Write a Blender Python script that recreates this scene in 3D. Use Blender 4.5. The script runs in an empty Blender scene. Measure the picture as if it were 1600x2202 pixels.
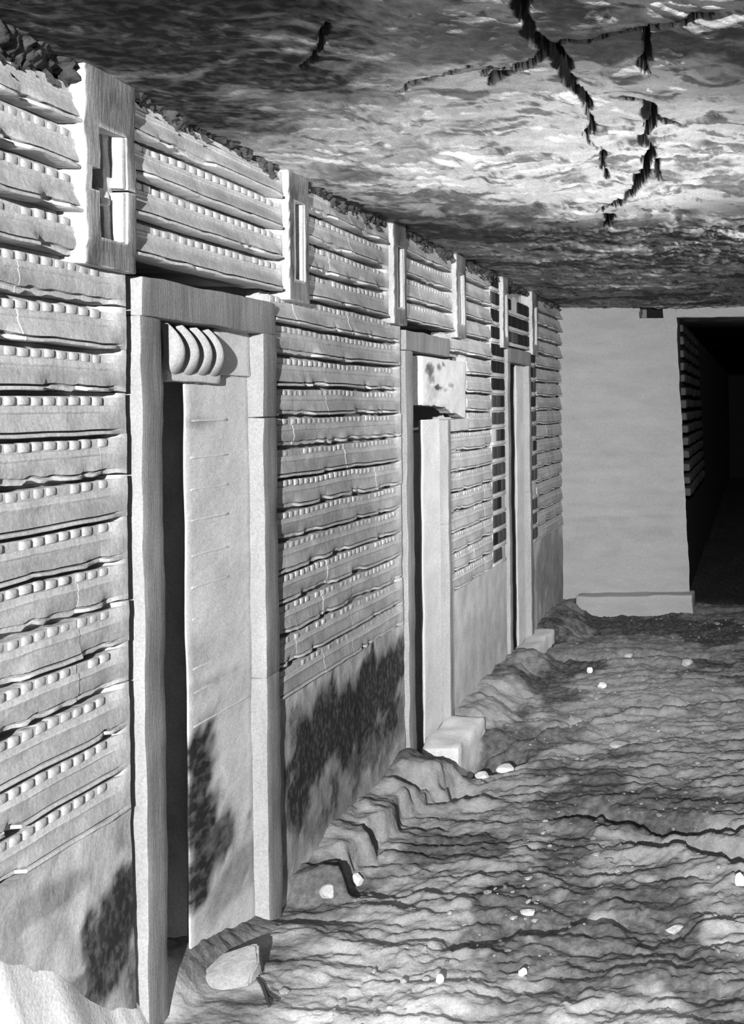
import bpy, math, random
import numpy as np
from mathutils import Matrix, Vector

# ------------------------------------------------------------------ camera
F, PX, PY, ROLL = 2000.0, 1625.0, 870.0, math.radians(0.65)   # focal length and principal point, 1600x2202 frame
W = 1.34                 # camera to the left wall
ZC, ZF = 0.69, -1.42     # ceiling and floor level, camera at z = 0
YFAR = 6.41              # far wall
C = bpy.context.scene.collection
sc = bpy.context.scene
cd = bpy.data.cameras.new('camera'); cam = bpy.data.objects.new('camera', cd); C.objects.link(cam)
cd.sensor_fit = 'VERTICAL'; cd.sensor_height = 36.0; cd.lens = F / 2202 * 36.0
cd.shift_x = -(PX - 800) / 2202; cd.shift_y = (PY - 1101) / 2202
cd.clip_start = 0.02
cam.matrix_world = Matrix.Rotation(ROLL, 4, 'Y') @ Matrix.Rotation(math.radians(90), 4, 'X')
sc.camera = cam

# ------------------------------------------------------------------ world, lamps, exposure
wd = bpy.data.worlds.new('world'); sc.world = wd; wd.use_nodes = True
wd.node_tree.nodes['Background'].inputs[0].default_value = (0, 0, 0, 1)
wd.node_tree.nodes['Background'].inputs[1].default_value = 0.0

def lamp(name, loc, target, power, angle=None, blend=0.4, radius=0.03):
    d = bpy.data.lights.new(name, 'SPOT' if angle else 'POINT')
    d.energy = power; d.shadow_soft_size = radius
    if angle:
        d.spot_size = math.radians(angle); d.spot_blend = blend
    o = bpy.data.objects.new(name, d); C.objects.link(o); o.location = loc
    if target is not None:
        o.rotation_euler = (Vector(target) - Vector(loc)).to_track_quat('-Z', 'Y').to_euler()
    return o

lamp('flash_lamp', (0.20, -2.6, 0.61), (-0.95, 4.0, -0.45), 4200, 60, 0.6, 0.035)
lamp('ceiling_spot', (0.45, 3.1, -0.95), (-0.55, 2.65, 0.69), 400, 56, 1.0, 0.05)  # unseen low spot aimed up to brighten the ceiling
lamp('near_lamp', (-0.15, 0.40, 0.45), (-0.50, 1.50, -1.42), 300, 56, 1.0, 0.05)
lamp('inner_lamp', (0.85, 3.2, 0.55), (-1.3, 4.7, -0.4), 400, 80, 1.0, 0.05)

vs = sc.view_settings
vs.view_transform = 'Standard'; vs.look = 'None'; vs.gamma = 1.0; vs.use_curve_mapping = False
vs.exposure = -0.38

# ------------------------------------------------------------------ picking: a pixel of the photograph to a place on a plane
def ab(u, v):
    U, V = u - PX, PY - v
    return U * math.cos(ROLL) + V * math.sin(ROLL), -U * math.sin(ROLL) + V * math.cos(ROLL)
def on_wall(u, v, x=-W):
    a, b = ab(u, v); y = x * F / a
    return y, b * y / F
def on_level(u, v, z):
    a, b = ab(u, v); y = z * F / b
    return a * y / F, y

# ------------------------------------------------------------------ noise
def _h(ix, iy, iz, seed):
    n = (ix.astype(np.int64) * 374761393 + iy.astype(np.int64) * 668265263 + iz.astype(np.int64) * 2147483647 + seed * 1274126177) & 0xffffffff
    n = ((n ^ (n >> 13)) * 1274126177) & 0xffffffff
    n = ((n ^ (n >> 15)) * 2246822519) & 0xffffffff
    n = n ^ (n >> 16)
    return (n & 0xffff) / 65535.0 * 2 - 1
def noise(x, y, z=0.0, seed=0):
    x, y, z = np.broadcast_arrays(np.asarray(x, float), np.asarray(y, float), np.asarray(z, float))
    i, j, k = np.floor(x), np.floor(y), np.floor(z)
    f, g, h = x - i, y - j, z - k
    f = f * f * f * (f * (f * 6 - 15) + 10); g = g * g * g * (g * (g * 6 - 15) + 10); h = h * h * h * (h * (h * 6 - 15) + 10)
    r = 0
    for a in (0, 1):
        for b in (0, 1):
            for c in (0, 1):
                r = r + (f if a else 1 - f) * (g if b else 1 - g) * (h if c else 1 - h) * _h(i + a, j + b, k + c, seed)
    return r
def fbm(x, y, z=0.0, seed=0, octv=4, gain=0.5):
    r, a, s = 0, 1.0, 1.0
    for o in range(octv):
        r = r + a * noise(np.asarray(x) * s + 3.7 * o, np.asarray(y) * s - 1.3 * o, np.asarray(z) * s, seed + o)
        a *= gain; s *= 2.03
    return r
def sstep(a, b, x):
    t = np.clip((np.asarray(x, float) - a) / (b - a), 0, 1)
    return t * t * (3 - 2 * t)
def segdist(x, y, p, q):
    dx, dy = q[0] - p[0], q[1] - p[1]
    t = np.clip(((x - p[0]) * dx + (y - p[1]) * dy) / (dx * dx + dy * dy + 1e-12), 0, 1)
    return np.hypot(x - p[0] - t * dx, y - p[1] - t * dy), t

# ------------------------------------------------------------------ materials
def stone(name, base, dark, bump=0.25, scale=60.0, streak=(1, 1, 1), rough=0.9, mottle=0.14, spec=0.2, grain=0.16):
    m = bpy.data.materials.new(name); m.use_nodes = True
    nt = m.node_tree; N = nt.nodes; L = nt.links
    b = N['Principled BSDF']; b.inputs['Roughness'].default_value = rough
    b.inputs['Specular IOR Level'].default_value = spec
    tc = N.new('ShaderNodeTexCoord'); mp = N.new('ShaderNodeMapping'); mp.inputs['Scale'].default_value = streak
    L.new(tc.outputs['Object'], mp.inputs['Vector'])
    n1 = N.new('ShaderNodeTexNoise'); n1.inputs['Scale'].default_value = scale * 0.16; n1.inputs['Detail'].default_value = 8
    n1.inputs['Roughness'].default_value = 0.65; L.new(mp.outputs[0], n1.inputs['Vector'])
    n2 = N.new('ShaderNodeTexNoise'); n2.inputs['Scale'].default_value = scale; n2.inputs['Detail'].default_value = 6
    L.new(mp.outputs[0], n2.inputs['Vector'])
    at = N.new('ShaderNodeAttribute'); at.attribute_name = 'stain_shade'
    mo = N.new('ShaderNodeMapRange'); mo.inputs[1].default_value = 0.3; mo.inputs[2].default_value = 0.7
    mo.inputs[3].default_value = 1 - mottle; mo.inputs[4].default_value = 1 + mottle
    L.new(n1.outputs['Fac'], mo.inputs[0])
    sp = N.new('ShaderNodeMapRange'); sp.inputs[1].default_value = 0.35; sp.inputs[2].default_value = 0.65
    sp.inputs[3].default_value = 0.88; sp.inputs[4].default_value = 1.08
    L.new(n2.outputs['Fac'], sp.inputs[0])
    mul = N.new('ShaderNodeMath'); mul.operation = 'MULTIPLY'; mul.use_clamp = True
    L.new(at.outputs['Fac'], mul.inputs[0]); L.new(sp.outputs[0], mul.inputs[1])
    mix = N.new('ShaderNodeMix'); mix.data_type = 'RGBA'
    mix.inputs['A'].default_value = (base, base, base, 1); mix.inputs['B'].default_value = (dark, dark, dark, 1)
    L.new(mul.outputs[0], mix.inputs['Factor'])
    vm = N.new('ShaderNodeVectorMath'); vm.operation = 'SCALE'
    L.new(mix.outputs['Result'], vm.inputs[0]); gr = N.new('ShaderNodeTexNoise'); gr.inputs['Scale'].default_value = 190; gr.inputs['Detail'].default_value = 5
    L.new(tc.outputs['Object'], gr.inputs['Vector'])
    gm = N.new('ShaderNodeMapRange'); gm.inputs[1].default_value = 0.3; gm.inputs[2].default_value = 0.7
    gm.inputs[3].default_value = 1 - grain; gm.inputs[4].default_value = 1 + grain; L.new(gr.outputs['Fac'], gm.inputs[0])
    mg = N.new('ShaderNodeMath'); mg.operation = 'MULTIPLY'; L.new(mo.outputs[0], mg.inputs[0]); L.new(gm.outputs[0], mg.inputs[1])
    L.new(mg.outputs[0], vm.inputs['Scale'])
    L.new(vm.outputs[0], b.inputs['Base Color'])
    bp = N.new('ShaderNodeBump'); bp.inputs['Strength'].default_value = bump; bp.inputs['Distance'].default_value = 0.008
    L.new(n2.outputs['Fac'], bp.inputs['Height']); L.new(bp.outputs[0], b.inputs['Normal'])
    return m
M_wall = stone('limestone', 0.38, 0.02, 0.16, 80, (1, 1, 0.6), mottle=0.2)
M_jamb = stone('dressed_limestone', 0.25, 0.03, 0.22, 60, (1, 6, 0.25), mottle=0.2)
M_post = stone('grey_limestone', 0.34, 0.03, 0.3, 60, (1, 3, 0.5), mottle=.25)
M_panel = stone('smooth_limestone', 0.48, 0.015, 0.2, 45, (1, 0.6, 1), mottle=0.1)
M_far = stone('far_limestone', 0.27, 0.12, 0.3, 40, (0.5, 1, 1.6), mottle=0.08)
M_ceil = stone('ceiling_rock', 0.42, 0.015, 0.6, 45, (0.7, 1, 1), mottle=0.25)
M_floor = stone('floor_rubble', 0.32, 0.015, 0.6, 60, (0.8, 1, 1), mottle=0.25)
M_dark = stone('dark_rock', 0.05, 0.01, 0.4, 40)
M_edge = stone('dark_broken_rock', 0.05, 0.01, 0.5, 60, mottle=0.5)
M_void = stone('unlit_passage_rock', 0.007, 0.004, 0.4, 30)  # near-black base stands in for the lack of light in the passage
M_chip = stone('pale_chip', 0.52, 0.1, 0.3, 60)
M_sand = stone('pale_sand', 0.66, 0.2, 0.15, 120, mottle=0.05)
M_tile = stone('dark_glazed_tile', 0.010, 0.1, 0.1, 60, rough=0.6, spec=0.08, mottle=0.3)
M_tile2 = stone('weathered_glazed_tile', 0.045, 0.15, 0.1, 60, rough=0.6, spec=0.1, mottle=0.3)
M_twig = stone('dry_twig', 0.03, 0.02, 0.3, 200)

# ------------------------------------------------------------------ mesh helpers (world coordinates in, one object out)
class MB:
    def __init__(s): s.v, s.f, s.a, s.n = [], [], [], 0
    def add(s, v, f, a=None):
        v = np.asarray(v, float).reshape(-1, 3)
        s.v.append(v); s.f += [tuple(i + s.n for i in q) for q in f]
        s.a.append(np.zeros(len(v)) if a is None else np.asarray(a, float).ravel()); s.n += len(v)
        return s
def wpos(o):
    p = Vector((0, 0, 0))
    while o is not None:
        p += o.location; o = o.parent
    return p
def build(name, mb, mat, parent=None, smooth=True, label=None, cat=None, group=None, kind=None, autosharp=35):
    v = np.concatenate(mb.v); st = np.concatenate(mb.a)
    if parent is None:
        org = np.array([(v[:, 0].min() + v[:, 0].max()) / 2, (v[:, 1].min() + v[:, 1].max()) / 2, v[:, 2].min()])
        loc = Vector(org)
    else:
        org = np.array(wpos(parent)); loc = Vector((0, 0, 0))
    me = bpy.data.meshes.new(name)
    me.from_pydata((v - org).tolist(), [], mb.f)
    if st.any():
        at = me.attributes.new('stain_shade', 'FLOAT', 'POINT'); at.data.foreach_set('value', st.astype(np.float32))
    me.materials.append(mat)
    if smooth:
        me.polygons.foreach_set('use_smooth', [True] * len(me.polygons))
        if autosharp: me.set_sharp_from_angle(angle=math.radians(autosharp))
    me.update()
    o = bpy.data.objects.new(name, me); C.objects.link(o)
    o.location = loc; o.parent = parent
    return tag(o, label, cat, group, kind)
def tag(o, label=None, cat=None, group=None, kind=None):
    if label: o['label'] = label
    if cat: o['category'] = cat
    if group: o['group'] = group
    if kind: o['kind'] = kind
    return o
def empty(name, loc, **k):
    o = bpy.data.objects.new(name, None); C.objects.link(o); o.location = loc; o.empty_display_size = 0.1
    return tag(o, **k)
def grid_faces(nu, nv, flip=False):
    f = []
    for i in range(nu - 1):
        for j in range(nv - 1):
            a = i * nv + j; q = (a, a + nv, a + nv + 1, a + 1)
            f.append(q[::-1] if flip else q)
    return f
def build_grid(name, X, Y, Z, mat, stain_shade=None, flip=False, parent=None, autosharp=None, **k):
    """a large regular sheet, written straight into the mesh"""
    nu, nv = X.shape
    v = np.stack([X.ravel(), Y.ravel(), Z.ravel()], 1)
    org = np.array(wpos(parent)) if parent is not None else np.array([v[:, 0].mean(), v[:, 1].mean(), np.median(v[:, 2])])
    idx = np.arange(nu * nv).reshape(nu, nv)
    q = np.stack([idx[:-1, :-1], idx[1:, :-1], idx[1:, 1:], idx[:-1, 1:]], -1).reshape(-1, 4)
    if flip: q = q[:, ::-1]
    me = bpy.data.meshes.new(name)
    me.vertices.add(len(v)); me.vertices.foreach_set('co', (v - org).astype(np.float32).ravel())
    me.loops.add(q.size); me.loops.foreach_set('vertex_index', q.astype(np.int32).ravel())
    me.polygons.add(len(q)); me.polygons.foreach_set('loop_start', np.arange(0, q.size, 4, dtype=np.int32))
    me.update(calc_edges=True)
    me.polygons.foreach_set('use_smooth', np.ones(len(q), dtype=bool))
    if stain_shade is not None:
        at = me.attributes.new('stain_shade', 'FLOAT', 'POINT'); at.data.foreach_set('value', np.asarray(stain_shade, np.float32).ravel())
    me.materials.append(mat)
    o = bpy.data.objects.new(name, me); C.objects.link(o)
    o.location = (0, 0, 0) if parent is not None else org; o.parent = parent
    return tag(o, **k)
def rbox(mb, x0, x1, y0, y1, z0, z1, r=0.004, step=0.03, jit=0.002, js=12.0, seed=0, lean=0.0, stain_shade=None, face=0.0):
    """rounded, slightly uneven block"""
    lo, hi = np.array([x0, y0, z0]), np.array([x1, y1, z1]); r = min(r, *((hi - lo) * 0.45))
    def axis(a, b):
        n = max(1, int(round((b - a - 2 * r) / step))); n = min(n, 90)
        return np.concatenate([[a], np.linspace(a + r, b - r, n + 1), [b]])
    ax = [axis(lo[i], hi[i]) for i in range(3)]
    for d in range(3):
        e, g = [i for i in range(3) if i != d]
        A, B = np.meshgrid(ax[e], ax[g], indexing='ij')
        for side in (0, 1):
            P = np.zeros(A.shape + (3,)); P[..., e] = A; P[..., g] = B; P[..., d] = (lo, hi)[side][d]
            P = P.reshape(-1, 3)
            c = np.clip(P, lo + r, hi - r); dv = P - c
            ln = np.linalg.norm(dv, axis=1, keepdims=True); ln[ln == 0] = 1
            P = c + dv / ln * r
            q = P.copy()
            for i in range(3):
                P[:, i] += jit * fbm(q[:, 0] * js, q[:, 1] * js, q[:, 2] * js, seed + 17 * i, 3)
            if lean: P[:, 1] += lean * (q[:, 2] - z0)
            s = stain_shade(q[:, 1], q[:, 2]) if stain_shade is not None else None
            if face and d == 0 and side == 1:          # outer face darkened in the colour, as if turned from the lamp
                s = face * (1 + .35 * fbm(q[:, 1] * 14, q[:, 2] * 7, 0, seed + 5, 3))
            mb.add(P, grid_faces(len(ax[e]), len(ax[g]), (side == 0) ^ (d == 1)), s)
    return mb

# ================================================================== STRUCTURE
P = 0.0882
def zrow(k): return 0.600 - P * k        # lip of the k-th carved row

# ---------------- ceiling
CR = [  # cracks in the ceiling: (pixel, pixel, width in pixels)
    [(1102, -40), (1112, 0), (1122, 40), (1150, 78), (1185, 105), (1206, 130), (1216, 160), (1242, 196), (1262, 220), (1262, 245)],
    [(1262, 240), (1265, 290), (1292, 330), (1300, 385)],
    [(1190, 100), (1250, 86), (1310, 72), (1390, 56), (1450, 40), (1525, 30)],
    [(1180, 108), (1140, 132), (1100, 155), (1050, 186)],
    [(1130, 128), (1085, 145), (1040, 172)],
    [(1345, 214), (1385, 224), (1402, 246), (1436, 270), (1462, 277)],
    [(1402, 262), (1385, 305), (1402, 312), (1396, 345), (1376, 388), (1362, 412), (1335, 436), (1290, 446)],
    [(1414, 352), (1421, 388)],
    [(1308, 462), (1314, 484)],
    [(1385, 62), (1390, 100), (1389, 150)],
    [(1010, 140), (960, 165), (900, 185), (840, 200)],
    [(700, 55), (690, 110), (650, 150)],
]
CW = [(36, 10), (7, 6), (9, 16), (14, 8), (8, 6), (14, 26), (15, 10), (7, 9), (14, 10), (9, 8), (5, 5), (8, 5)]
cx = np.concatenate([np.linspace(-1.46, 0.06, 300), np.linspace(0.1, 1.25, 24)])
cy = np.concatenate([np.linspace(-3.2, 1.1, 40), 1.12 * (6.52 / 1.12) ** np.linspace(0, 1, 430)])
X, Y = np.meshgrid(cx, cy, indexing='ij')
wx, wy = X + 0.05 * fbm(X * 4, Y * 4, 0, 5, 3), Y + 0.05 * fbm(X * 4, Y * 4, 0, 9, 3)
fine = fbm(wx * 17, wy * 34, 0, 6, 4, .6)
rel = 0.006 * fine + 0.012 * fbm(X * 1.2, Y * 2.2, 0, 1, 3) + 0.010 * fbm(wx * 5, wy * 9, 0, 2, 4) + 0.007 * (np.abs(fbm(wx * 9, wy * 22, 0, 3, 4)) - 0.4)
rel = rel * (.55 + .45 * sstep(1.8, 2.6, Y))
Z = ZC + 0.5 * rel * sstep(-W - 0.05, -W + 0.4, X) + 0.5 * rel
st = 0.75 * sstep(0.05, 0.75, fbm(wx * 2.0, wy * 4.0, 0, 21, 4, 0.6) + .45 * fbm(wx * 15, wy * 30, 0, 25, 4, .6))
st = np.maximum(st, .75 * sstep(.45, .9, fbm(wx * 13, wy * 30, 0, 27, 4, .65)))
# darker area of rock over the near end of the wall
a0 = [on_level(300, 60, ZC), on_level(560, 150, ZC), on_level(430, 230, ZC), on_level(620, 60, ZC), on_level(760, 130, ZC)]
sm = 0
for (qx, qy), (rx, ry), w in zip(a0, [(.32, .34), (.28, .22), (.22, .26), (.3, .2), (.22, .14)], (1, .8, .8, .75, .4)):
    sm = np.maximum(sm, w * np.exp(-((X - qx) / rx) ** 2 - ((Y - qy) / ry) ** 2))
st = np.maximum(st, np.clip(sm * 1.6 + 0.5 * sm * fbm(wx * 9, wy * 20, 0, 31, 5, 0.7), 0, 0.98))
dk = [((700, 385), (900, 320)), ((560, 470), (760, 370)), ((1040, 515), (1230, 540)), ((1180, 610), (1250, 615)), ((880, 300), (1030, 275)), ((1290, 520), (1560, 530))]
for p, q in dk:
    d, t = segdist(X, Y, on_level(*p, ZC), on_level(*q, ZC))
    st = np.maximum(st, 0.8 * np.exp(-(d / 0.075) ** 2) * (0.55 + 0.6 * fbm(wx * 8, wy * 20, 0, 41, 4)))
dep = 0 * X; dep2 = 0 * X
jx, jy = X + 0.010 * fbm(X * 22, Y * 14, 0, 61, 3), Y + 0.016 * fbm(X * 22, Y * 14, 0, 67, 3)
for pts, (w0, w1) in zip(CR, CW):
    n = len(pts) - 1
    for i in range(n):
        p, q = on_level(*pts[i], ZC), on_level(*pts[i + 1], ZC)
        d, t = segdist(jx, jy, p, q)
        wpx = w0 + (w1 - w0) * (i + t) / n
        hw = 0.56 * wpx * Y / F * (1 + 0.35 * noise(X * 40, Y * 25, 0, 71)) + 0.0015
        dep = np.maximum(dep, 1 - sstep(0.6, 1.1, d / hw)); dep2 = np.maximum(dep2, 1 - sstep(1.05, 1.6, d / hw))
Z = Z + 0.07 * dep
st = np.maximum(st, 1.2 * dep2)  # cracks and their rims darkened in the colour, standing in for shade
build_grid('ceiling', X, Y, Z, M_ceil, st, kind='structure', label='rough rock ceiling with forked cracks and dark patches')

# ---------------- floor
fx = np.concatenate([np.linspace(-1.60, 0.06, 330), np.linspace(0.1, 1.25, 24)])
fy = np.concatenate([np.linspace(-3.2, 1.35, 36), 1.38 * (6.50 / 1.38) ** np.linspace(0, 1, 520), np.linspace(6.6, 18, 40)])
X, Y = np.meshgrid(fx, fy, indexing='ij')
dw = X + W                                                     # distance out from the wall
door = lambda a, b, s=0.05: sstep(a - s, a, Y) * (1 - sstep(b, b + s, Y))
near = 1 - sstep(2.3, 2.75, Y)
base = ZF + 0.055 * near * (1 - sstep(0.0, 0.5, dw)) + 0.02 * (1 - sstep(1.5, 2.6, Y))
far_ = sstep(3.35, 3.75, Y)                                   # beyond the second door the ledge is a smooth ramp of dust
ed = 0.115 + 0.045 * fbm(Y * 5, 0 * Y, 0, 101, 3) + 0.012 * fbm(X * 30, Y * 30, 0, 103, 3) + .07 * np.exp(-((Y - 3.42) / .10) ** 2)
ed = ed - 0.10 * door(2.0, 2.60, 0.06) - .055 * far_
soft = .03 + .17 * far_
ledge = 1 - sstep(ed - 0.012, ed + soft, dw)
led_h = 0.086 + 0.016 * fbm(X * 9, Y * 9, 0, 105, 3) * (1 - .6 * far_) + .03 * np.exp(-((Y - 3.42) / .09) ** 2)
step_ = ledge * led_h * (1 - door(1.9, 2.62, 0.05)) * (1 - door(3.56, 4.06, 0.03)) * (1 - door(5.06, 5.62, 0.03))
step_ = step_ - .07 * np.exp(-((Y - 3.70) / .13) ** 2 - ((dw - .20) / .16) ** 2)
talus = 0.022 * (1 - sstep(0.05, 0.36, dw)) * sstep(2.55, 2.8, Y) * (0.8 + 0.6 * fbm(X * 5, Y * 5, 0, 107, 3)) * (1 - door(5.06, 5.62, 0.03))
wx, wy = X + 0.03 * fbm(X * 9, Y * 9, 0, 111, 3), Y + 0.03 * fbm(X * 9, Y * 9, 0, 113, 3)
amp = 0.42 + 0.65 * sstep(1.9, 2.7, Y + 0.5 * (X + 1.2))
wx2, wy2 = X + 0.012 * fbm(X * 16, Y * 16, 0, 115, 2), Y + 0.012 * fbm(X * 16, Y * 16, 0, 117, 2)
bill = 1 - np.abs(fbm(wx2 * 15, wy2 * 24, 0, 121, 4, 0.6))
lay = np.floor(3.0 * fbm(wx2 * 13, wy2 * 19, 0, 131, 3)) / 3.0
str_ = fbm(wx2 * 8, wy2 * 30, 0, 125, 3, .5)
rough_ = amp * (0.010 * str_ + 0.0035 * bill ** 2 + 0.0045 * fbm(wx2 * 26, wy2 * 60, 0, 128, 3, .55)) + 0.016 * fbm(X * 2.1, Y * 1.7, 0, 127, 2) + .008 * fbm(X * 4, Y * 9, 0, 129, 2)
mound = .085 * (1 - sstep(-.05, .06, dw)) * sstep(2.04, 2.12, Y) * (1 - .85 * sstep(2.2, 2.62, Y)) * (1 - sstep(2.6, 2.68, Y)) * (1 + .12 * fbm(X * 14, Y * 14, 0, 109, 3))
H = base + step_ + talus + mound + rough_ * sstep(-0.02, 0.2, dw + 0.15) * (1 - 0.4 * ledge)
tro = [([(930, 1640), (1080, 1600), (1200, 1570), (1330, 1530), (1600, 1505)], 0.05, 0.05),
       ([(1240, 1745), (1400, 1765), (1600, 1790)], 0.045, 0.05), ([(1390, 1800), (1600, 1850)], 0.05, 0.04),
       ([(860, 1735), (960, 1715), (1040, 1705)], 0.04, 0.045), ([(720, 1905), (820, 1925)], 0.05, 0.020),
       ([(930, 1650), (1090, 1630)], 0.06, 0.05), ([(1130, 1420), (1500, 1410)], 0.08, 0.035), ([(1000, 2040), (1250, 1960), (1420, 2000)], 0.05, 0.02)]
for pts, wdt, dp in tro:
    dm = 9 + 0 * X
    for i in range(len(pts) - 1):
        d, t = segdist(wx, wy, on_level(*pts[i], ZF), on_level(*pts[i + 1], ZF)); dm = np.minimum(dm, d)
    H = H - 1.7 * dp * np.exp(-(dm / wdt) ** 2)
    dm = 9 + 0 * X                                   # the bank on the near side of the hollow
    for i in range(len(pts) - 1):
        d, t = segdist(wx, wy + 1.5 * wdt, on_level(*pts[i], ZF), on_level(*pts[i + 1], ZF)); dm = np.minimum(dm, d)
    H = H + .55 * dp * np.exp(-(dm / wdt) ** 2)
st = 0.40 + 0.42 * sstep(0.0, 0.6, fbm(wx * 3.0, wy * 3.0, 0, 141, 4, 0.6)) + 0.28 * sstep(4.0, 6.2, Y)  # darker with distance, lamp falloff put into the colour
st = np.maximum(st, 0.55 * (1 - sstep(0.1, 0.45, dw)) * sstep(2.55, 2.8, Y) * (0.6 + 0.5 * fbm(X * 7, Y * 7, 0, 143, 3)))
st = np.clip(st * sstep(1.95, 2.6, Y + 0.45 * (X + 1.0)), 0, 0.9)  # paler foreground: dust, plus the lamp's brightness put into the colour
st = np.maximum(st, .62 * (1 - sstep(.12, .34, dw)) * sstep(1.95, 2.1, Y) * (1 - sstep(2.6, 3.0, Y)) * (.8 + .5 * fbm(X * 9, Y * 9, 0, 145, 3)))  # floor by the first doorway darkened in the colour in place of shade
st = np.maximum(st, sstep(6.2, 6.7, Y))  # passage floor coloured near-black in place of unlit shade
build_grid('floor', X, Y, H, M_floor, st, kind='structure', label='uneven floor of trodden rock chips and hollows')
floor_H, floor_x, floor_y = H, fx, fy
def fz(x, y):
    i = int(np.clip(np.searchsorted(fx, x) - 1, 0, len(fx) - 2)); j = int(np.clip(np.searchsorted(fy, y) - 1, 0, len(fy) - 2))
    return float(floor_H[i:i + 2, j:j + 2].mean())

# ---------------- left wall: rock backing, then every carved course
HOLES = [(2.05, 2.27, -1.7, .085), (2.05, 2.34, .085, .218), (3.56, 3.84, -1.7, .235), (3.70, 4.33, -.10, .235), (5.00, 5.34, -1.7, .25),
         (2.00, 2.62, .275, .348), (3.54, 4.10, .275, .348), (4.99, 5.49, .30, .345)]
def backing():                                   # solid rock, with deep voids added beside panels and over lintels to stay black
    b = MB(); xa, xb = -W - 0.40, -W - 0.050
    ys = sorted({-3.2, YFAR + .3, *[h[0] for h in HOLES], *[h[1] for h in HOLES]})
    for y0, y1 in zip(ys[:-1], ys[1:]):
        z = -1.7
        for h in sorted((h for h in HOLES if h[0] < y1 - 1e-6 and h[1] > y0 + 1e-6), key=lambda h: h[2]):
            if h[2] > z + 1e-6: rbox(b, xa, xb, y0, y1, z, h[2], .001, .25, 0)
            z = max(z, h[3])
        rbox(b, xa, xb, y0, y1, z, .85, .001, .25, 0)
    rbox(b, xa - .06, xa - .002, 1.9, 5.6, -1.7, .6, .001, .3, 0)
    return b
wall = build('wall_left', backing(), M_wall, kind='structure', label='limestone wall carved in rows like reed matting')

def wob(y, k, s0):
    return 0.0028 * fbm(y * 3.0, k * 7.7 + 0 * y, 0, s0, 3) + 0.0016 * fbm(y * 18, k * 3.1 + 0 * y, 0, s0 + 4, 2)
PROF = [(-.07, P - .0004), (-.032, P - .0004), (-.032, P - .0075), (-.0060, P - .0077), (-.0058, P - .0270), (-.0012, P - .0282), (-.0004, P - .036), (0, P - .0385), (.0016, P - .0402), (.0010, P - .0425),
        (-.0006, P - .0445), (.0006, P - .056), (.0028, P - .066), (.0040, .0128), (.0040, .0116), (-.006, .0108), (-.006, .0080), (.0056, .0071), (.0070, .0038), (.0066, .0012), (.0046, 0),
        (-.031, .0005), (-.07, .0005)]
PD = np.array(PROF); NP = len(PROF)
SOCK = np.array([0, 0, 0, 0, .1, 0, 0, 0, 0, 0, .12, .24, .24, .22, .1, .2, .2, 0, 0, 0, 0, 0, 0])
def band(k, y0, y1, off=0.0, seed=0, step=0.012, chip=0.25, fade0=0, fade1=0, x=-W, parent=None, mat=None, dark=0.0, shift=0.0):
    n = max(3, int((y1 - y0) / step)); ys = np.linspace(y0, y1, n)
    zt = zrow(k - 1) + off + wob(ys, k - 1, seed); zb = zrow(k) + off + wob(ys, k, seed)
    dz = PD[:, 1][None, :] / P; dx = np.repeat(PD[:, 0][None, :], n, 0).copy()
    z = zb[:, None] + (zt - zb)[:, None] * dz
    pl = float(np.interp(k, [3, 9], [1, 0])); gr = .0045 * np.clip(-zrow(k) / .8, 0, 1.1) + .0075 * pl      # groove height by row
    pz = np.zeros(NP); pz[17:21] = 1; pz[13:15] = .75; pz[12] = .5; pz[11] = .2; dx += .0125 * pl * pz[None, :]
    front = np.zeros(NP); front[1:21] = 1; up = np.zeros(NP); up[2:4] = 1; lo_ = np.zeros(NP); lo_[4:7] = .35
    z = z - gr * up[None, :] - np.maximum(gr, 0) * lo_[None, :]
    deep = np.zeros(NP); deep[1:3] = 1
    c = sstep(1.0 - chip * 1.7, 1.25 - chip * 1.2, fbm(ys * 9, k * 5.3 + 0 * ys, 0, seed + 50, 3) + 0.35)
    lipw = np.zeros(NP); lipw[15:21] = 1; lipw[14] = .9; lipw[13] = .6; lipw[12] = .3
    dx += (c[:, None] * lipw[None, :]) * (-0.007 - dx) * 1.0
    z += c[:, None] * lipw[None, :] * 0.004 * (1 + fbm(ys * 40, 0 * ys, 0, seed + 3, 2))[:, None]
    lw2 = np.zeros(NP); lw2[15:21] = 1
    z -= 0.002 * sstep(0.35, 0.8, fbm(ys * 12, k * 9.1 + 0 * ys, 0, seed + 77, 2))[:, None] * lw2[None, :]
    nz = 0.0013 * fbm(np.repeat(ys[:, None], NP, 1) * 11, z * 24, 0, seed + 60, 3) + 0.0018 * noise(ys * 2.2, k * 3.3 + 0 * ys, 0, seed + 61)[:, None]
    for w, yy in ((fade0, y0), (fade1, y1)):
        if w:
            s = (1 - sstep(w * 0.25, w, np.abs(ys - yy)))[:, None] * front[None, :]
            dx = dx + s * (0.004 - dx)
    dx = dx + nz * front[None, :] + shift * front[None, :]
    V = np.stack([x + dx, np.repeat(ys[:, None], NP, 1), z], -1).reshape(-1, 3)
    f = grid_faces(n, NP, True)
    f.append(tuple(range(NP))); f.append(tuple(range((n - 1) * NP, n * NP))[::-1])
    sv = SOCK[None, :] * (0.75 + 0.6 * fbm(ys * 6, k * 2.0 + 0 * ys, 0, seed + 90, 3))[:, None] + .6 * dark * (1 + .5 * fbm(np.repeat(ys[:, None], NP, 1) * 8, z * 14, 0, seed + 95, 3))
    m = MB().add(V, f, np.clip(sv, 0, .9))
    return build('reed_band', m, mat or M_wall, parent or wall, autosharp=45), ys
_peg = None
def peg_verts(s=1.0):
    m = MB(); rbox(m, -0.020, 0.0, -0.0122, 0.0122, -0.0090, 0.0090, 0.0042, 0.03, 0.0)
    return m
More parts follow.
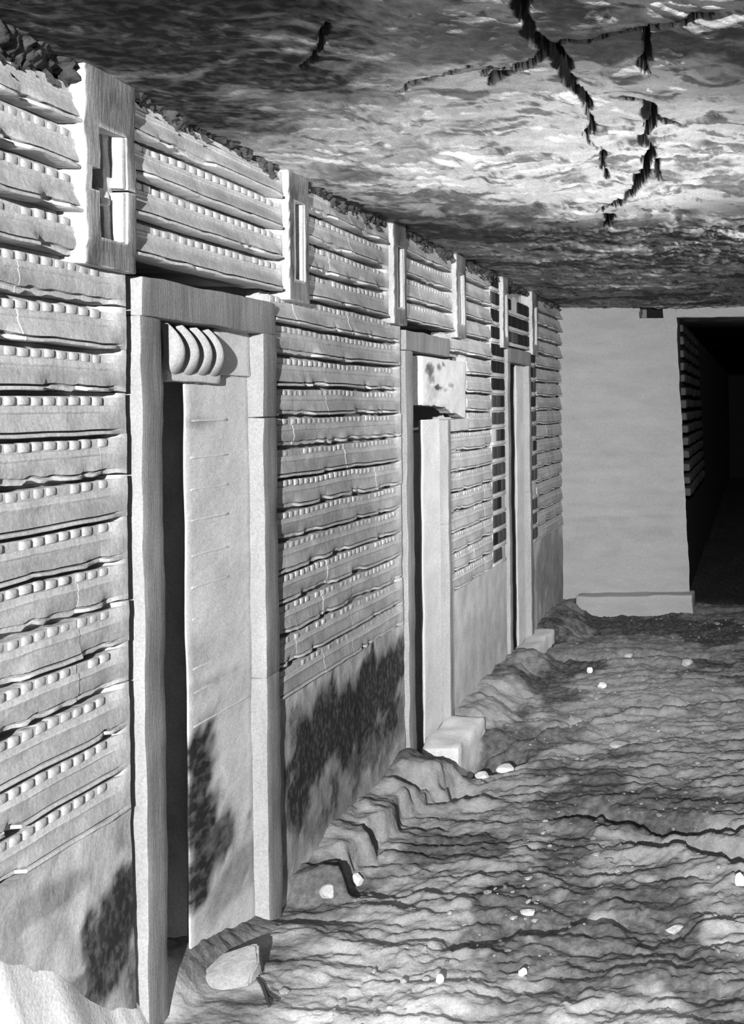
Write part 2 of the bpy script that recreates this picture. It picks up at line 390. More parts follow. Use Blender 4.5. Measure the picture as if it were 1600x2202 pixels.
def pegs(b, k, y0, y1, off, seed, single, x=-W):
    global _peg
    r = random.Random(seed * 100 + k)
    ys = np.arange(y0 + 0.014, y1 - 0.012, 0.0318)
    if not len(ys) or k == 0: return
    zt = zrow(k - 1) + off + wob(ys, k - 1, seed) - 0.0170 - .004 * min(1, max(0, -zrow(k) / .8)) - (.0055 if k < 5 else .003 if k < 8 else 0)
    if single:
        if _peg is None:
            o = build('peg', peg_verts(), M_wall); _peg = o.data
            q = np.concatenate(peg_verts().v).astype(np.float32); _peg.vertices.foreach_set('co', q.ravel()); _peg.update()
            bpy.data.objects.remove(o)
        for y, z in zip(ys, zt):
            if r.random() < 0.06: continue
            o = bpy.data.objects.new('peg', _peg); C.objects.link(o); o.parent = b
            o.location = Vector((x - 0.0028 + r.uniform(-.0014, .0006), y, z + r.uniform(-.0008, .0008))) - wpos(b)
            s = r.uniform(.9, 1.12); o.scale = (1, s, r.uniform(.92, 1.1))
    else:
        m = MB(); pv = peg_verts(); v0 = np.concatenate(pv.v)
        for y, z in zip(ys, zt):
            if r.random() < 0.08: continue
            m.add(v0 * [1, r.uniform(.85, 1.1), r.uniform(.9, 1.1)] + [x - 0.0030 + r.uniform(-.0014, .0006), y, z], pv.f)
        if m.n: build('peg_row', m, M_wall, b, kind='stuff')

def run(k, y0, y1, off, seed, joints=(), single_from=None, peg=True, fade0=0, fade1=0, step=0.012, chip=0.25, dark=0.0):
    e = [y0, *[j for j in joints if y0 + .03 < j < y1 - .03], y1]
    for i in range(len(e) - 1):
        r = random.Random(seed * 31 + k * 7 + i)
        a = e[i] + (0.0006 if i else 0); b_ = e[i + 1] - (0.0006 if i < len(e) - 2 else 0)
        o, _ = band(k, a, b_, off, seed, step, chip, fade0 if i == 0 else 0, fade1 if i == len(e) - 2 else 0, dark=dark + (r.uniform(0, .12) if i else 0),
                    shift=(r.uniform(-.0015, .0015) if len(e) > 2 else 0))
        if peg:
            if single_from is not None: 
                if b_ > single_from: pegs(o, k, max(a, single_from), b_ - fade1 * (i == len(e) - 2) * .8, off, seed, True)
            else: pegs(o, k, a, b_ - fade1 * (i == len(e) - 2) * .8, off, seed, False)
YW = lambda u, x=-W: on_wall(u, 870, x)[0]
rb = random.Random(4)
broken = {4: .55, 8: .5}
for k in range(0, 4):            # upper tier, between the slotted posts
    ch = (.5, .28, .45, .2)[k]
    run(k, 1.15, 1.835, -0.028, 1, single_from=1.58, chip=ch)
    run(k, 1.985, 2.635, 0, 2, joints=(2.22,) if k in (1, 2) else (), single_from=1.98, fade1=.02, chip=ch)
    run(k, 2.755, 3.400, 0, 3, joints=(2.93, 3.07, 3.2)[:3 if k < 2 else 1], fade1=.03, chip=ch, dark=.06)
    run(k, 3.525, 4.115, 0, 4, joints=(3.72,), fade1=.02, chip=ch, step=.02, dark=.18)
    run(k, 4.245, 4.715, 0, 5, joints=(4.5,) if k > 1 else (), step=.025, chip=.25, peg=False, dark=.06)
    run(k, 5.665, YFAR + .01, 0, 6, step=.03, chip=.3, peg=False, dark=.05)
for k in range(4, 17):           # lower tier, between the false doors
    ch = {4: .62, 8: .55, 11: .35, 13: .35}.get(k, .16)
    j1 = (YW(40),) if k in (4, 5) else (YW(215),) if k in (8, 9, 10) else (YW(165),) if 11 <= k <= 13 else ()
    run(k, 1.15, 1.975, -0.028, 1, joints=j1, single_from=1.6, fade1=.055, chip=ch)
    ch = {4: .2, 5: .5, 8: .6, 11: .42, 13: .5, 14: .5, 15: .35}.get(k, .18)
    j2 = (YW(700), YW(810)) if k in (5, 6, 7) else (YW(630), YW(845)) if k == 8 else (YW(632), YW(740)) if k == 9 else (YW(700), YW(806)) if k in (10, 11, 12, 13) else (YW(632), YW(690), YW(750))
    run(k, 2.578, 3.500, 0, 3, joints=j2, fade1=.05, chip=ch, dark=.05 if k < 10 else .14)
    y0 = 4.325 if k in (5, 6, 7) else 4.345 if k == 8 else 4.05
    run(k, y0, 4.715, 0, 5, joints=(4.4, 4.58) if k > 8 else (), step=.02, chip=.3, peg=k > 7)
    run(k, 5.665, YFAR + .01, 0, 6, joints=(5.95,) if 7 < k < 12 else (), step=.03, chip=.3, peg=False, dark=.16)

m = MB(); rbox(m, -W - .06, -W + .004, 4.05, 4.343, zrow(8) + .001, -.050, .006, .03, .003, seed=771); build('plain_block', m, M_wall, wall)
# plain stone below the last row
def dado(y0, y1, off, seed, stain_shade=None, x=-W, res=.012, amp=1.0, ztop=None):
    z1 = (zrow(16) + off - 0.0005) if ztop is None else ztop; z0 = -1.50
    ys = np.arange(y0, y1 + res * .5, res); ys[-1] = y1; zs = np.linspace(z0, z1, max(8, int((z1 - z0) / res)))
    Yg, Zg = np.meshgrid(ys, zs, indexing='ij')
    Xg = x + amp * (0.004 * fbm(Yg * 6, Zg * 5, 0, seed, 4) + 0.0016 * fbm(Yg * 30, Zg * 18, 0, seed + 3, 3))
    s = np.zeros_like(Xg) if stain_shade is None else stain_shade(Yg, Zg)
    n, m = Xg.shape
    V = np.stack([Xg, Yg, Zg], -1).reshape(-1, 3)
    V2 = V.copy(); V2[:, 0] = x - 0.045
    mb = MB().add(V, grid_faces(n, m, False), s)
    ring = [i * m for i in range(n)] + [(n - 1) * m + j for j in range(1, m)] + [i * m + m - 1 for i in range(n - 2, -1, -1)] + [j for j in range(m - 2, 0, -1)]
    base = mb.n; mb.add(V2[ring], [])
    L_ = len(ring)
    mb.f += [(ring[i], base + i, base + (i + 1) % L_, ring[(i + 1) % L_]) for i in range(L_)]
    return build('dado_slab', mb, M_wall, wall, autosharp=50)
def blobs(lst, x=-W, seed=0, ky=10, kz=5, mn=0.0, contrast=1.0):
    """stains given by centre pixel and pixel radii"""
    c = []
    for (u, v, ru, rv, w) in lst:
        y, z = on_wall(u, v, x); y2, _ = on_wall(u + ru, v, x); c.append((y, z, abs(y2 - y), rv * y / F, w))
    def fn(y, z):
        nn = fbm(y * ky, z * kz, 0, seed, 5, 0.62)
        s = 0 * y
        for (a, b, ra, rb_, w) in c:
            d = np.sqrt(((y - a) / ra) ** 2 + ((z - b) / rb_) ** 2)
            s = np.maximum(s, w * (1 - sstep(0.55, 1.25, d + 0.42 * contrast * nn)))
        return np.clip(s + mn * sstep(-.1, .6, nn), 0, 1)
    return fn
s1 = blobs([(262, 1985, 75, 85, 1), (270, 1920, 55, 60, 1), (235, 2075, 60, 85, .95), (170, 2130, 65, 45, .7), (60, 1960, 60, 40, .4), (120, 1930, 60, 30, .5), (295, 2090, 35, 75, .8), (60, 1850, 60, 40, .3)], seed=201, ky=14, kz=10, mn=.3)
s2 = blobs([(655, 1620, 55, 105, 1), (700, 1570, 50, 95, 1), (745, 1555, 36, 100, 1), (790, 1510, 45, 95, 1), (835, 1460, 38, 85, 1), (860, 1425, 24, 60, .9), (800, 1600, 55, 50, .8), (642, 1700, 32, 110, .95), (845, 1545, 30, 80, .7), (720, 1710, 100, 80, .5), (820, 1620, 60, 50, .35)], seed=203, ky=13, kz=6, mn=.4)
s3 = blobs([(1040, 1400, 70, 90, .16)], seed=205, mn=.08)
s4 = blobs([(1185, 1230, 40, 110, .5), (1205, 1255, 20, 50, .6)], seed=207, mn=.1)
yj = YW(190)
dado(1.15, yj - .0004, -0.028, 211, s1); dado(yj + .0004, 1.985, -0.028, 211, s1)
yj = YW(742)
dado(2.575, yj - .0007, 0, 213, s2); dado(yj + .0007, 3.505, 0, 213, s2)
dado(4.045, 4.965, 0, 215, s3, res=.02, amp=.6); dado(5.49, YFAR + .01, 0, 216, s4, res=.02, amp=.8)

# dark glazed tiles still set around the third false door
def tiles(y0, y1, n, rows, seed):
    r = random.Random(seed); w = (y1 - y0) / n
    for k in rows:
        zb, zt = zrow(k), zrow(k - 1)
        # stone rib behind and under the tiles
        m = MB(); rbox(m, -W - .05, -W - .002, y0, y1, zb, zt, .001, .1, .001, seed=seed)
        rbox(m, -W - .02, -W + .006, y0, y1, zb, zb + .017, .003, .1, .001, seed=seed)
        build('tile_socket', m, M_wall, wall)
        for i in range(n):
            if r.random() < (.03 if k < 9 else .12): continue
            a, b = y0 + w * i + .004 * (w / .09) + r.uniform(0, .004), y0 + w * (i + 1) - .004 * (w / .09) - r.uniform(0, .004)
            dx = r.uniform(-.0015, .0015)
            m = MB(); rbox(m, -W - .004, -W + .006 + dx, a, b, zb + .021, zt - .006 - r.uniform(0, .003), .003, .05, .0008, seed=seed + k)
            build('tile', m, M_tile if (k < 8 and r.random() < .85) or r.random() < .12 else M_tile2, wall)
tiles(4.722, 4.865, 2, range(0, 4), 1)
tiles(4.722, 4.945, 3, range(4, 17), 2)
tiles(4.975, 5.505, 4, range(1, 4), 3)
tiles(5.505, 5.66, 2, range(4, 17), 4)

# ragged broken edge where the wall meets the ceiling
def broken_edge(y0, y1, seed, zlo=.650, depth=.038, mat=M_edge):
    n = int((y1 - y0) / .005); m_ = 14
    ys = np.linspace(y0, y1, n); t = np.linspace(0, 1, m_)
    Yg, T = np.meshgrid(ys, t, indexing='ij')
    lo = zlo + .022 * fbm(ys * 9, 0 * ys, 0, seed, 3)[:, None] + 0 * T
    Zg = lo + (ZC + .035 - lo) * T
    rg = .45 + .5 * fbm(Yg * 85 + Zg * 50, Zg * 30, 0, seed + 2, 4, .65) + .25 * fbm(Yg * 22, Zg * 10, 0, seed + 6, 2)
    Xg = -W - .014 + .035 * T + depth * (rg - .45) * (1 - .4 * T)
    V = np.stack([Xg, Yg, Zg], -1).reshape(-1, 3)
    return build('broken_edge', MB().add(V, grid_faces(n, m_, False), (.75 * (1 - sstep(.0, .75, rg))).ravel()), mat, wall, autosharp=None)  # darker in the hollows of the broken rock
for a, b, s, zl in ((1.15, 1.835, 301, .62), (1.985, 2.635, 302, .652), (2.755, 3.40, 303, .640), (3.525, 4.115, 304, .625), (4.245, 4.87, 305, .635), (4.97, 5.51, 306, .65), (5.64, 6.40, 307, .66)):
    broken_edge(a, b, s, zl)

# ---------------- far wall with the dark doorway
dl_t, dl_b = -0.540, -0.465
def far_wall():
    xs = np.linspace(-W - .02, dl_b, 120); zs = np.linspace(-1.5, 0.80, 200)
    Xg, Zg = np.meshgrid(xs, zs, indexing='ij')
    xr = dl_t + (dl_b - dl_t) * (0.6 - Zg) / 1.9
    tt = (Xg - xs[0]) / (xs[-1] - xs[0]); Xs = xs[0] + tt * (xr - xs[0]) + .004 * fbm(Zg * 9, 0 * Zg, 0, 401, 3) * tt
    Yg = YFAR + .004 * fbm(Xs * 5, Zg * 12, 0, 403, 4) + .0022 * np.cos(2 * math.pi * (Zg / P)) * (Zg > -.85)
    s = .10 * sstep(.1, .8, fbm(Xs * 3, Zg * 9, 0, 405, 4)) + .10 * sstep(.2, .7, fbm(Xs * 6, Zg * 6, 0, 406, 3)) * (Zg < -.75)
    hole = (Xs > -.79) & (Xs < -.635) & (Zg > .605)
    Yg = Yg + .10 * hole
    m = MB().add(np.stack([Xs, Yg, Zg], -1).reshape(-1, 3), grid_faces(120, 200, True), np.maximum(s, .75 * hole).ravel())  # the hole is also darkened in the colour, standing in for its shade
    # returns: thickness of the wall at the doorway side
    rbox(m, -W - .02, -.56, YFAR + .11, YFAR + .35, -1.5, .85, .002, .3, 0)
    return m
wb = build('wall_back', far_wall(), M_far, kind='structure', label='plain pale far wall beside the dark doorway', autosharp=45)
m = MB(); rbox(m, -.545, 1.25, YFAR, YFAR + .35, .606, .85, .006, .06, .004, seed=411)
build('lintel', m, M_far, wb)
m = MB(); rbox(m, .36, 1.25, YFAR, YFAR + .35, -1.5, .61, .006, .06, .004, seed=412)
build('jamb', m, M_far, wb)
m = MB(); rbox(m, -1.235, -.44, YFAR - .11, YFAR + .05, -1.5, -1.285, .012, .03, .006, js=9, seed=413)
build('trim_1', m, M_far, kind='structure', label='low pale stone plinth at the foot of the far wall')
# the passage beyond it
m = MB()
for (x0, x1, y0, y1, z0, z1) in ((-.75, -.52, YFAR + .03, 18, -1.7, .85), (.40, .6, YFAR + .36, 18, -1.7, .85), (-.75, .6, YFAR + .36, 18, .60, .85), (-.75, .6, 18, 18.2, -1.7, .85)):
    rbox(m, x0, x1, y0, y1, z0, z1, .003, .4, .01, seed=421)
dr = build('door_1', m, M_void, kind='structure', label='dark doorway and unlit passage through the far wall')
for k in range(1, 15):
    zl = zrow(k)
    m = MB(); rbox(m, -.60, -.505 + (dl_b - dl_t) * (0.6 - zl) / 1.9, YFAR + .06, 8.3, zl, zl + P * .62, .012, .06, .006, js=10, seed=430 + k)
    build('reed_band', m, M_dark, dr)  # dark material stands in for the shade on the unlit reveal
# walls nobody sees, closing the chamber
m = MB(); rbox(m, 1.2, 1.4, -3.3, YFAR + .3, -1.7, .95, .01, .25, .02, seed=441)
build('wall_right', m, M_dark, kind='structure', label='rough rock wall on the unseen side of the chamber')
m = MB(); rbox(m, -W - .4, 1.4, -3.4, -3.15, -1.7, .95, .01, .25, .02, seed=442)
build('wall_front', m, M_dark, kind='structure', label='rough rock wall behind the camera')

def cut(o, boxes):
    """subtract boxes from a closed block and keep the resulting mesh"""
    import bmesh
    bm = bmesh.new(); bm.from_mesh(o.data); bmesh.ops.remove_doubles(bm, verts=bm.verts, dist=1e-5); bmesh.ops.recalc_face_normals(bm, faces=bm.faces); bm.to_mesh(o.data); bm.free()
    org = wpos(o)
    for b in boxes:
        m = MB(); x0, x1, y0, y1, z0, z1 = b
        v = [(x, y, z) for x in (x0, x1) for y in (y0, y1) for z in (z0, z1)]
        f = [(0, 1, 3, 2), (4, 6, 7, 5), (0, 4, 5, 1), (2, 3, 7, 6), (0, 2, 6, 4), (1, 5, 7, 3)]
        c = build('cutter', m.add(v, f), M_wall, smooth=False)
        md = o.modifiers.new('cut', 'BOOLEAN'); md.operation = 'DIFFERENCE'; md.object = c; md.solver = 'MANIFOLD'
        bpy.context.view_layer.update()
        me = bpy.data.meshes.new_from_object(o.evaluated_get(bpy.context.evaluated_depsgraph_get()))
        o.modifiers.clear(); o.data = me; bpy.data.objects.remove(c)
    o.data.polygons.foreach_set('use_smooth', [True] * len(o.data.polygons)); o.data.set_sharp_from_angle(angle=math.radians(35))
    return o

# ================================================================== THINGS
XD = -W + 0.018          # face of the false-door frames
XF = -W + 0.025          # face of the raised frames
# ---------------- slotted posts of the upper tier
posts = [(1.835, 1.985, 218, 285, 268, 512, 'broad slotted stone post nearest the camera, broken edge and cracked slot'),
         (2.635, 2.755, 641, 661, 425, 605, 'slotted stone post above the far jamb of the nearest false door'),
         (3.400, 3.525, 862, 875, 540, 655, 'slotted stone post at the upper left corner of the second false door'),
         (4.115, 4.245, 991, 1000, 590, 690, 'slotted stone post beyond the second false door lintel'),
         (4.868, 4.972, 0, 0, 0, 0, 'pale slotted post with dark tiles on both sides, left of the third lintel'),
         (5.508, 5.645, 0, 0, 0, 0, 'slotted stone post closest to the corner with the far wall')]
for i, (y0, y1, u0, u1, v0, v1, lab) in enumerate(posts):
    t = empty('slotted_post', (-W, (y0 + y1) / 2, .31), label=lab, cat='post', group='slotted posts along the top of the carved wall')
    w = y1 - y0
    sy0, sy1 = (y0 + .28 * w, y0 + .78 * w); sz0, sz1 = .375, .60
    if i == 0:
        sy0, sy1 = y0 + .25 * w, y0 + .80 * w; sz0, sz1 = .352, .575
    zt, zb = ZC + .03, .312
    if i == 0: zb = .292
    j = .0028 if i == 0 else .002; xb = -W - .048
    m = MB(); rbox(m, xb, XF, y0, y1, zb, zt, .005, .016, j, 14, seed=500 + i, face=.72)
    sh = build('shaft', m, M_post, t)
    cut(sh, [(-W - .1, XF + .1, sy0, sy1, sz0, sz1)] if i else [(-W - .1, XF + .1, sy0, sy1, sz0, sz1), (-W - .12, XF + .12, sy0 - .022, sy0 + .02, .445, .49), (-W - .11, XF + .11, sy1 - .01, y1 + .05, .461, .4655)])
    m = MB(); rbox(m, -W - .047, -W - .004, sy0 + (.052 if i == 0 else .02), sy1 + .003, sz0 - .003, sz1 + .003, .004, .016, .003, js=18, seed=540 + i); build('slot_back', m, M_panel, t)
    m = MB(); rbox(m, -W - .02, XF - .004, sy1 - .010, sy1 + .0005, sz0 + .002, (.4595 if i == 0 else sz1 - .002), .002, .016, .0015, seed=548 + i); build('lit_reveal_strip', m, M_wall, t)  # pale strip added over the slot reveal so that it looks lit
    if i == 0:
        m = MB(); rbox(m, -W - .02, XF - .004, sy1 - .012, sy1 + .0005, .467, sz1 - .002, .002, .016, .002, seed=549); build('lit_reveal_strip', m, M_wall, t)
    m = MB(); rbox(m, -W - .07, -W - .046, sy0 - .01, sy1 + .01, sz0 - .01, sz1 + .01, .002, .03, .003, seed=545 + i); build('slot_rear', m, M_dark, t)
    if i == 0:   # broken lump of stone still standing inside the slot
        m = MB(); rbox(m, -W - .045, -W + .004, sy0 + .040, sy1 - .012, sz0 + .07, .463, .014, .012, .007, js=22, seed=551); build('broken_lump', m, M_panel, t)

# ---------------- false doors
def fdoor(i, y0, a, b, y1, zlt, zlb, zbot, xp, zptop, yp, lab, stain_shade=None):
    t = empty('false_door', (-W, (y0 + y1) / 2, zbot), label=lab, cat='false door', group='false doors in the carved wall', kind='thing')
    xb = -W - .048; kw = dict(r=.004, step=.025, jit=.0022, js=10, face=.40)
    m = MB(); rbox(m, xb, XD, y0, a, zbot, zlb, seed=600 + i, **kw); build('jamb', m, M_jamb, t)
    # jamb on the far side, in three stones
    zz = (zbot, -.72, -.02, zlb) if i == 0 else (zbot, -.5, -.05) if i == 1 else (zbot, -.5, zlb)
    for q in range(len(zz) - 1):
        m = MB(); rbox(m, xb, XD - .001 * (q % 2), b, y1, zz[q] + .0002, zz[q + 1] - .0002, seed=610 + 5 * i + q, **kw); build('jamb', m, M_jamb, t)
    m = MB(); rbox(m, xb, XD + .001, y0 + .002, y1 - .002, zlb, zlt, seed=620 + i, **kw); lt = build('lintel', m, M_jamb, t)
    m = MB(); rbox(m, xb - .004, xp - .004, yp + .05, b + .006, zbot, .09 if i == 0 else zptop - .005, .004, .03, .001, seed=635 + i)
    rbox(m, xp - .006, xp, yp, b + .006, zbot, .095 if i == 0 else zptop, .004, .02, .0025, js=6, seed=630 + i, stain_shade=stain_shade)
    pn = build('back_panel', m, M_panel, t)
    return t, pn
sd1 = blobs([(428, 1640, 36, 105, 1), (425, 1760, 46, 80, 1), (455, 1830, 65, 80, .9), (510, 1870, 70, 60, .5), (430, 1890, 60, 70, 1), (430, 1410, 30, 40, .25), (450, 1470, 60, 14, .35), (430, 905, 30, 10, .4)], x=-W - .024, seed=641, ky=16, kz=12, mn=.1)
d1, pn1 = fdoor(0, 2.004, 2.076, 2.500, 2.571, .294, .207, -1.44, -W - .024, .207, 2.222, 'widest near false door with ribbed roll under its lintel and dark-stained panel', sd1)
d2, pn2 = fdoor(1, 3.520, 3.590, 3.995, 4.030, .300, .222, -1.44, -W - .020, -.045, 3.785, 'second false door with pale block across its top and a black hollow')
d3, pn3 = fdoor(2, 4.968, 5.022, 5.44, 5.488, .322, .243, -1.44, -W - .020, .243, 5.275, 'narrow-looking third false door between columns of dark tiles')
# incised lines on the first panel, a low relief of horizontal fillets
for v in (905, 980, 1045, 1108, 1180, 1245, 1310, 1412, 1460, 1530):
    z = on_wall(480, v, -W - .024)[1]
    m = MB(); rbox(m, -W - .028, -W - .0230, 2.243, 2.40 if v < 1400 else 2.49, z, z + .005, .001, .02, .0006, js=20, seed=650 + v)
    build('fillet', m, M_panel, d1)
# the ribbed roll: crescent coils bulging out under the lintel
roll = build('rolled_mat', rbox(MB(), -W - .045, -W - .006, 2.13, 2.345, .068, .098, .006, .02, .002, seed=660), M_panel, d1)
def coil(yc, hw, seed):
    n, mm = 22, 8; V = []
    for i in range(n):
        t = i / (n - 1)                     # 0 top, 1 bottom
        z = .203 - .136 * t
        bx = .040 * math.sin(math.pi * min(1, t * 1.05 + .04)) ** .75
        wy = hw * (.16 + .84 * min(1, t * 1.35) ** 1.3) * (1 - .35 * max(0, t - .75) / .25)
        sh = -.024 * (1 - t) ** 1.3 * 1.0
        for j in range(mm):
            a = math.pi * j / (mm - 1)
            V.append((-W - .026 + (bx + .010) * (.25 + .75 * math.sin(a)) , yc + sh - wy * math.cos(a), z))
    m = MB().add(V, grid_faces(n, mm, False))
    return build('coil', m, M_jamb, roll, autosharp=60)
for q, yc in enumerate((2.158, 2.213, 2.266, 2.316)): coil(yc, .030, q)
m = MB(); rbox(m, -W - .045, -W - .017, 2.335, 2.500, .090, .207, .004, .02, .002, seed=665); build('smooth_block', m, M_panel, d1)
# second door: the pale block set in over the hollow
def block():
    n, mm = 50, 24; ys = np.linspace(3.745, 4.322, n); t = np.linspace(0, 1, mm)
    lo = np.interp(ys, [3.77, 3.95, 4.05, 4.12, 4.2, 4.28, 4.322], [.012, .010, .000, -.020, -.026, -.042, -.048]) + .004 * fbm(ys * 30, 0 * ys, 0, 671, 3)
    Yg, T = np.meshgrid(ys, t, indexing='ij'); Zg = lo[:, None] + (.212 - lo[:, None]) * T
    ed = np.minimum.reduce([Yg - 3.745, 4.322 - Yg, Zg - lo[:, None], .212 - Zg])
    Xg = -W - .002 - .006 * np.exp(-ed / .006) + .003 * fbm(Yg * 8, Zg * 12, 0, 673, 4)
    V = np.stack([Xg, Yg, Zg], -1).reshape(-1, 3); V2 = V.copy(); V2[:, 0] = -W - .06
    sp = blobs([(925, 795, 8, 16, .8), (943, 790, 6, 6, .7), (955, 785, 4, 5, .8), (930, 815, 8, 8, .6), (943, 833, 9, 5, .9), (970, 829, 9, 4, .5), (960, 838, 5, 4, .5), (930, 845, 12, 16, .3)], seed=677, ky=30, kz=30)(Yg, Zg)
    m = MB().add(V, grid_faces(n, mm), sp).add(V2, grid_faces(n, mm, True))
    k = n * mm
    ring = [i * mm for i in range(n)] + [(n - 1) * mm + j for j in range(1, mm)] + [i * mm + mm - 1 for i in range(n - 2, -1, -1)] + [j for j in range(mm - 2, 0, -1)]
    m.f += [(ring[i], ring[i] + k, ring[(i + 1) % len(ring)] + k, ring[(i + 1) % len(ring)]) for i in range(len(ring))]
    return m
build('inset_block', block(), M_panel, d2, autosharp=50)

# ---------------- thresholds in front of the second and third false doors
m = MB(); rbox(m, -W - .005, -1.185, 3.66, 4.04, -1.50, -1.332, .02, .02, .007, js=9, seed=701)
build('threshold_block', m, M_panel, label='pale worn step in front of the second false door', cat='step')
m = MB(); rbox(m, -W - .005, -1.225, 5.10, 5.60, -1.50, -1.335, .014, .03, .006, js=9, seed=702)
build('threshold_block', m, M_panel, label='pale step in front of the third false door', cat='step')

# ---------------- sand drifted against the near end of the wall
def drift():
    n, mm = 70, 46; ys = np.linspace(1.15, 2.06, n); t = np.linspace(0, 1, mm)
    Yg, T = np.meshgrid(ys, t, indexing='ij')
    top = np.interp(Yg, [1.15, 1.64, 1.757, 1.88, 1.97, 2.05, 2.09], [-.86, -.94, -1.04, -1.16, -1.25, -1.34, -1.40]) + .012 * fbm(Yg * 9, 0 * Yg, 0, 711, 3)
    wid = .05 + .11 * (top + 1.42) / .45
    Xg = -W - .006 + (wid + .006) * T
    Zg = -1.43 + (top + 1.43) * (1 - T) ** 1.15 + .008 * fbm(Xg * 9, Yg * 9, 0, 713, 3)
    return MB().add(np.stack([Xg, Yg, Zg], -1).reshape(-1, 3), grid_faces(n, mm, True))
build('sand_drift', drift(), M_sand, label='bright smooth sand drift against the near foot of the carved wall', cat='sand', kind='stuff', autosharp=None)

# ---------------- loose stones and a twig
def chunk(sx, sy, sz, seed, facets=9, sub=3):
    import bmesh
    bm = bmesh.new(); bmesh.ops.create_icosphere(bm, subdivisions=sub, radius=1.0)
    v = np.array([p.co[:] for p in bm.verts]); f = [tuple(q.index for q in p.verts) for p in bm.faces]; bm.free()
    r = np.random.RandomState(seed)
    for _ in range(facets):
        d = r.normal(size=3); d /= np.linalg.norm(d); h = r.uniform(.55, .85)
        e = v @ d; v = v - np.outer(np.maximum(0, e - h), d)
    v = v * (1 + .03 * noise(v[:, 0] * 4, v[:, 1] * 4, v[:, 2] * 4, seed)[:, None])
    v = v * [sx / np.ptp(v[:, 0]), sy / np.ptp(v[:, 1]), sz / np.ptp(v[:, 2])]
    v[:, 2] -= v[:, 2].min()
    return v, f
def stone_at(u, v, wpx, hpx, label, seed, mat=M_chip, zguess=ZF, rot=0.0, name='stone', dz=0.0, depth=1.0):
    z = zguess
    for _ in range(6):
        x, y = on_level(u, v, z); z = fz(x, y)
    w = wpx * y / F; h = hpx * y / F
    p, f = chunk(w, w * .8 * depth, h * 1.15, seed)
    c, s = math.cos(rot), math.sin(rot); p = p @ np.array([[c, s, 0], [-s, c, 0], [0, 0, 1]])
    p = p + [x, y + w * .3, z - .15 * h + dz]
    return build(name, MB().add(p, f), mat, label=label, cat='stone', autosharp=22)
# the large cut block in the first doorway
x, y = -1.268, 2.215
g = fz(x, y)
V = np.array([(-.060, -.035, .012), (-.006, -.05, .0), (.052, -.03, .004), (.062, .012, .0), (.04, .06, .0), (-.05, .04, .0),
              (-.062, -.022, .040), (.0, -.036, .024), (.050, -.012, .028), (.052, .014, .040), (.030, .055, .075), (-.045, .03, .058)])
import bmesh
bm = bmesh.new()
for p in V: bm.verts.new(p)
bmesh.ops.convex_hull(bm, input=bm.verts)
bmesh.ops.bevel(bm, geom=bm.edges[:], offset=.004, segments=2, affect='EDGES')
bm.normal_update(); bm.verts.index_update()
p = np.array([q.co[:] for q in bm.verts]); f = [tuple(e.index for e in q.verts) for q in bm.faces]; bm.free()
p = p * [1.0, 1.0, .8] + [x + .004, y + .01, g - .006]
build('stone_block', MB().add(p, f, np.full(len(p), .35)), M_floor, label='large angular stone lying in the nearest false doorway', cat='stone', autosharp=40)
SL = [(767, 1907, 24, 24, 'small bright white stone below the rock ledge between the first two false doors', 1),
      (944, 2116, 18, 18, 'small pale pebble standing on the bright foreground floor', 2),
      (1122, 2102, 20, 16, 'roundish pale pebble right of the standing pebble in the foreground', 3),
      (1035, 1676, 30, 12, 'flat pale chip on the floor before the second step, smaller of the two', 4),
      (1085, 1666, 40, 14, 'flat pale chip on the floor before the second step, larger right one', 5),
      (1293, 1480, 20, 12, 'small pale stone on the mid floor right of the third step', 6),
      (1477, 1433, 26, 14, 'grey stone on the dark far floor toward the doorway', 7),
      (1352, 1422, 22, 9, 'small flat chip on the far floor before the plinth', 8),
      (1592, 1893, 26, 26, 'bright stone cut by the right edge of the photo', 9),
      (1268, 1447, 14, 12, 'tiny pale stone behind the mid-floor stone', 10),
      (1450, 2010, 40, 14, 'low grey slab of rock in the right foreground floor', 11),
      (1135, 1985, 34, 12, 'low flat chip in the middle of the near floor', 12),
      (1330, 1610, 44, 12, 'low rock lump on the floor beside the long dark hollow', 13),
      (700, 1876, 34, 26, 'grey broken lump fallen at the near end of the rock ledge', 14)]
for u, v, w, h, lab, sd in SL:
    stone_at(u, v, w, h, lab, sd, M_chip if 'pale' in lab or 'bright' in lab or 'white' in lab else M_floor)
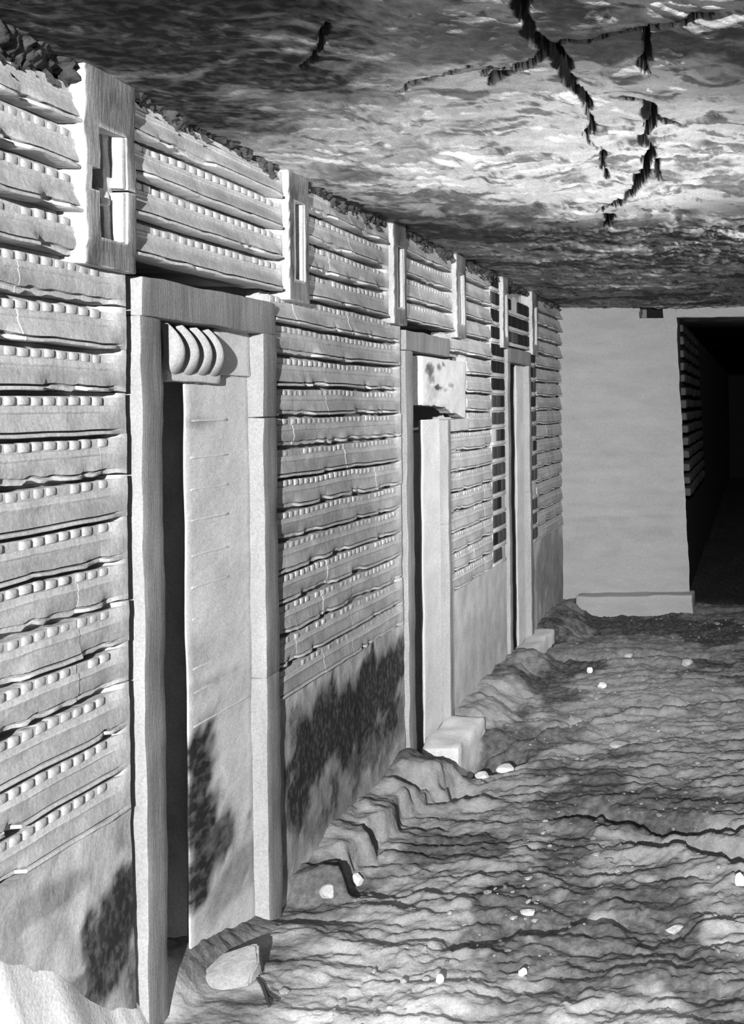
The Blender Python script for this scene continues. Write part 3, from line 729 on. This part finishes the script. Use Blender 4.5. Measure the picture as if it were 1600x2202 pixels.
def litter():
    m = MB(); r = np.random.RandomState(77); base = [chunk(1, 1, 1, 900 + i, 7, 1) for i in range(6)]
    n = 0
    while n < 800:
        y = 1.7 + 4.5 * r.rand() ** 1.25; x = -1.14 + 1.20 * r.rand()
        if fbm(x * 3, y * 2.2, 0, 731, 2) < -.25 * r.rand(): continue
        n += 1
        v, f = base[r.randint(6)]
        sx = .005 + .016 * r.rand() ** 2.5; sc = np.array([sx * r.uniform(.9, 1.7), sx * r.uniform(.7, 1.2), sx * r.uniform(.35, .8)])
        a = r.rand() * 6.3; c, q = math.cos(a), math.sin(a)
        p = (v * sc) @ np.array([[c, q, 0], [-q, c, 0], [0, 0, 1]]) + [x, y, fz(x, y) - .25 * sc[2]]
        m.add(p, f, np.full(len(p), r.choice([.2, .35, .6])))
    return build('rock_litter', m, M_floor, label='countless small rock chips strewn over the floor', cat='rock chips', kind='stuff', smooth=False)
litter()
def tube(mb, pts, rad, n=7):
    pts = [Vector(q) for q in pts]; V = []
    for i, q in enumerate(pts):
        d = (pts[min(i + 1, len(pts) - 1)] - pts[max(i - 1, 0)]).normalized()
        a = d.cross(Vector((0, 0, 1))).normalized(); b = d.cross(a)
        r = rad[i]
        for j in range(n):
            t = 2 * math.pi * j / n; V.append(q + a * (r * math.cos(t)) + b * (r * math.sin(t)))
    f = [(i * n + j, i * n + (j + 1) % n, (i + 1) * n + (j + 1) % n, (i + 1) * n + j) for i in range(len(pts) - 1) for j in range(n)]
    f += [tuple(range(n))[::-1], tuple(range((len(pts) - 1) * n, len(pts) * n))]
    mb.add([q[:] for q in V], f)
m = MB()
def fl(u, v, up=.004):
    x, y = on_level(u, v, -1.385); return (x, y, fz(x, y) + up)
tube(m, [fl(552, 2128), fl(566, 2142, .010), fl(573, 2158, .008), fl(580, 2182)], [.002, .0045, .004, .003])
tube(m, [fl(568, 2146, .008), fl(585, 2155, .008), fl(600, 2163)], [.003, .003, .0015])
build('twig', m, M_twig, label='short dark forked twig on the foreground floor', cat='twig')
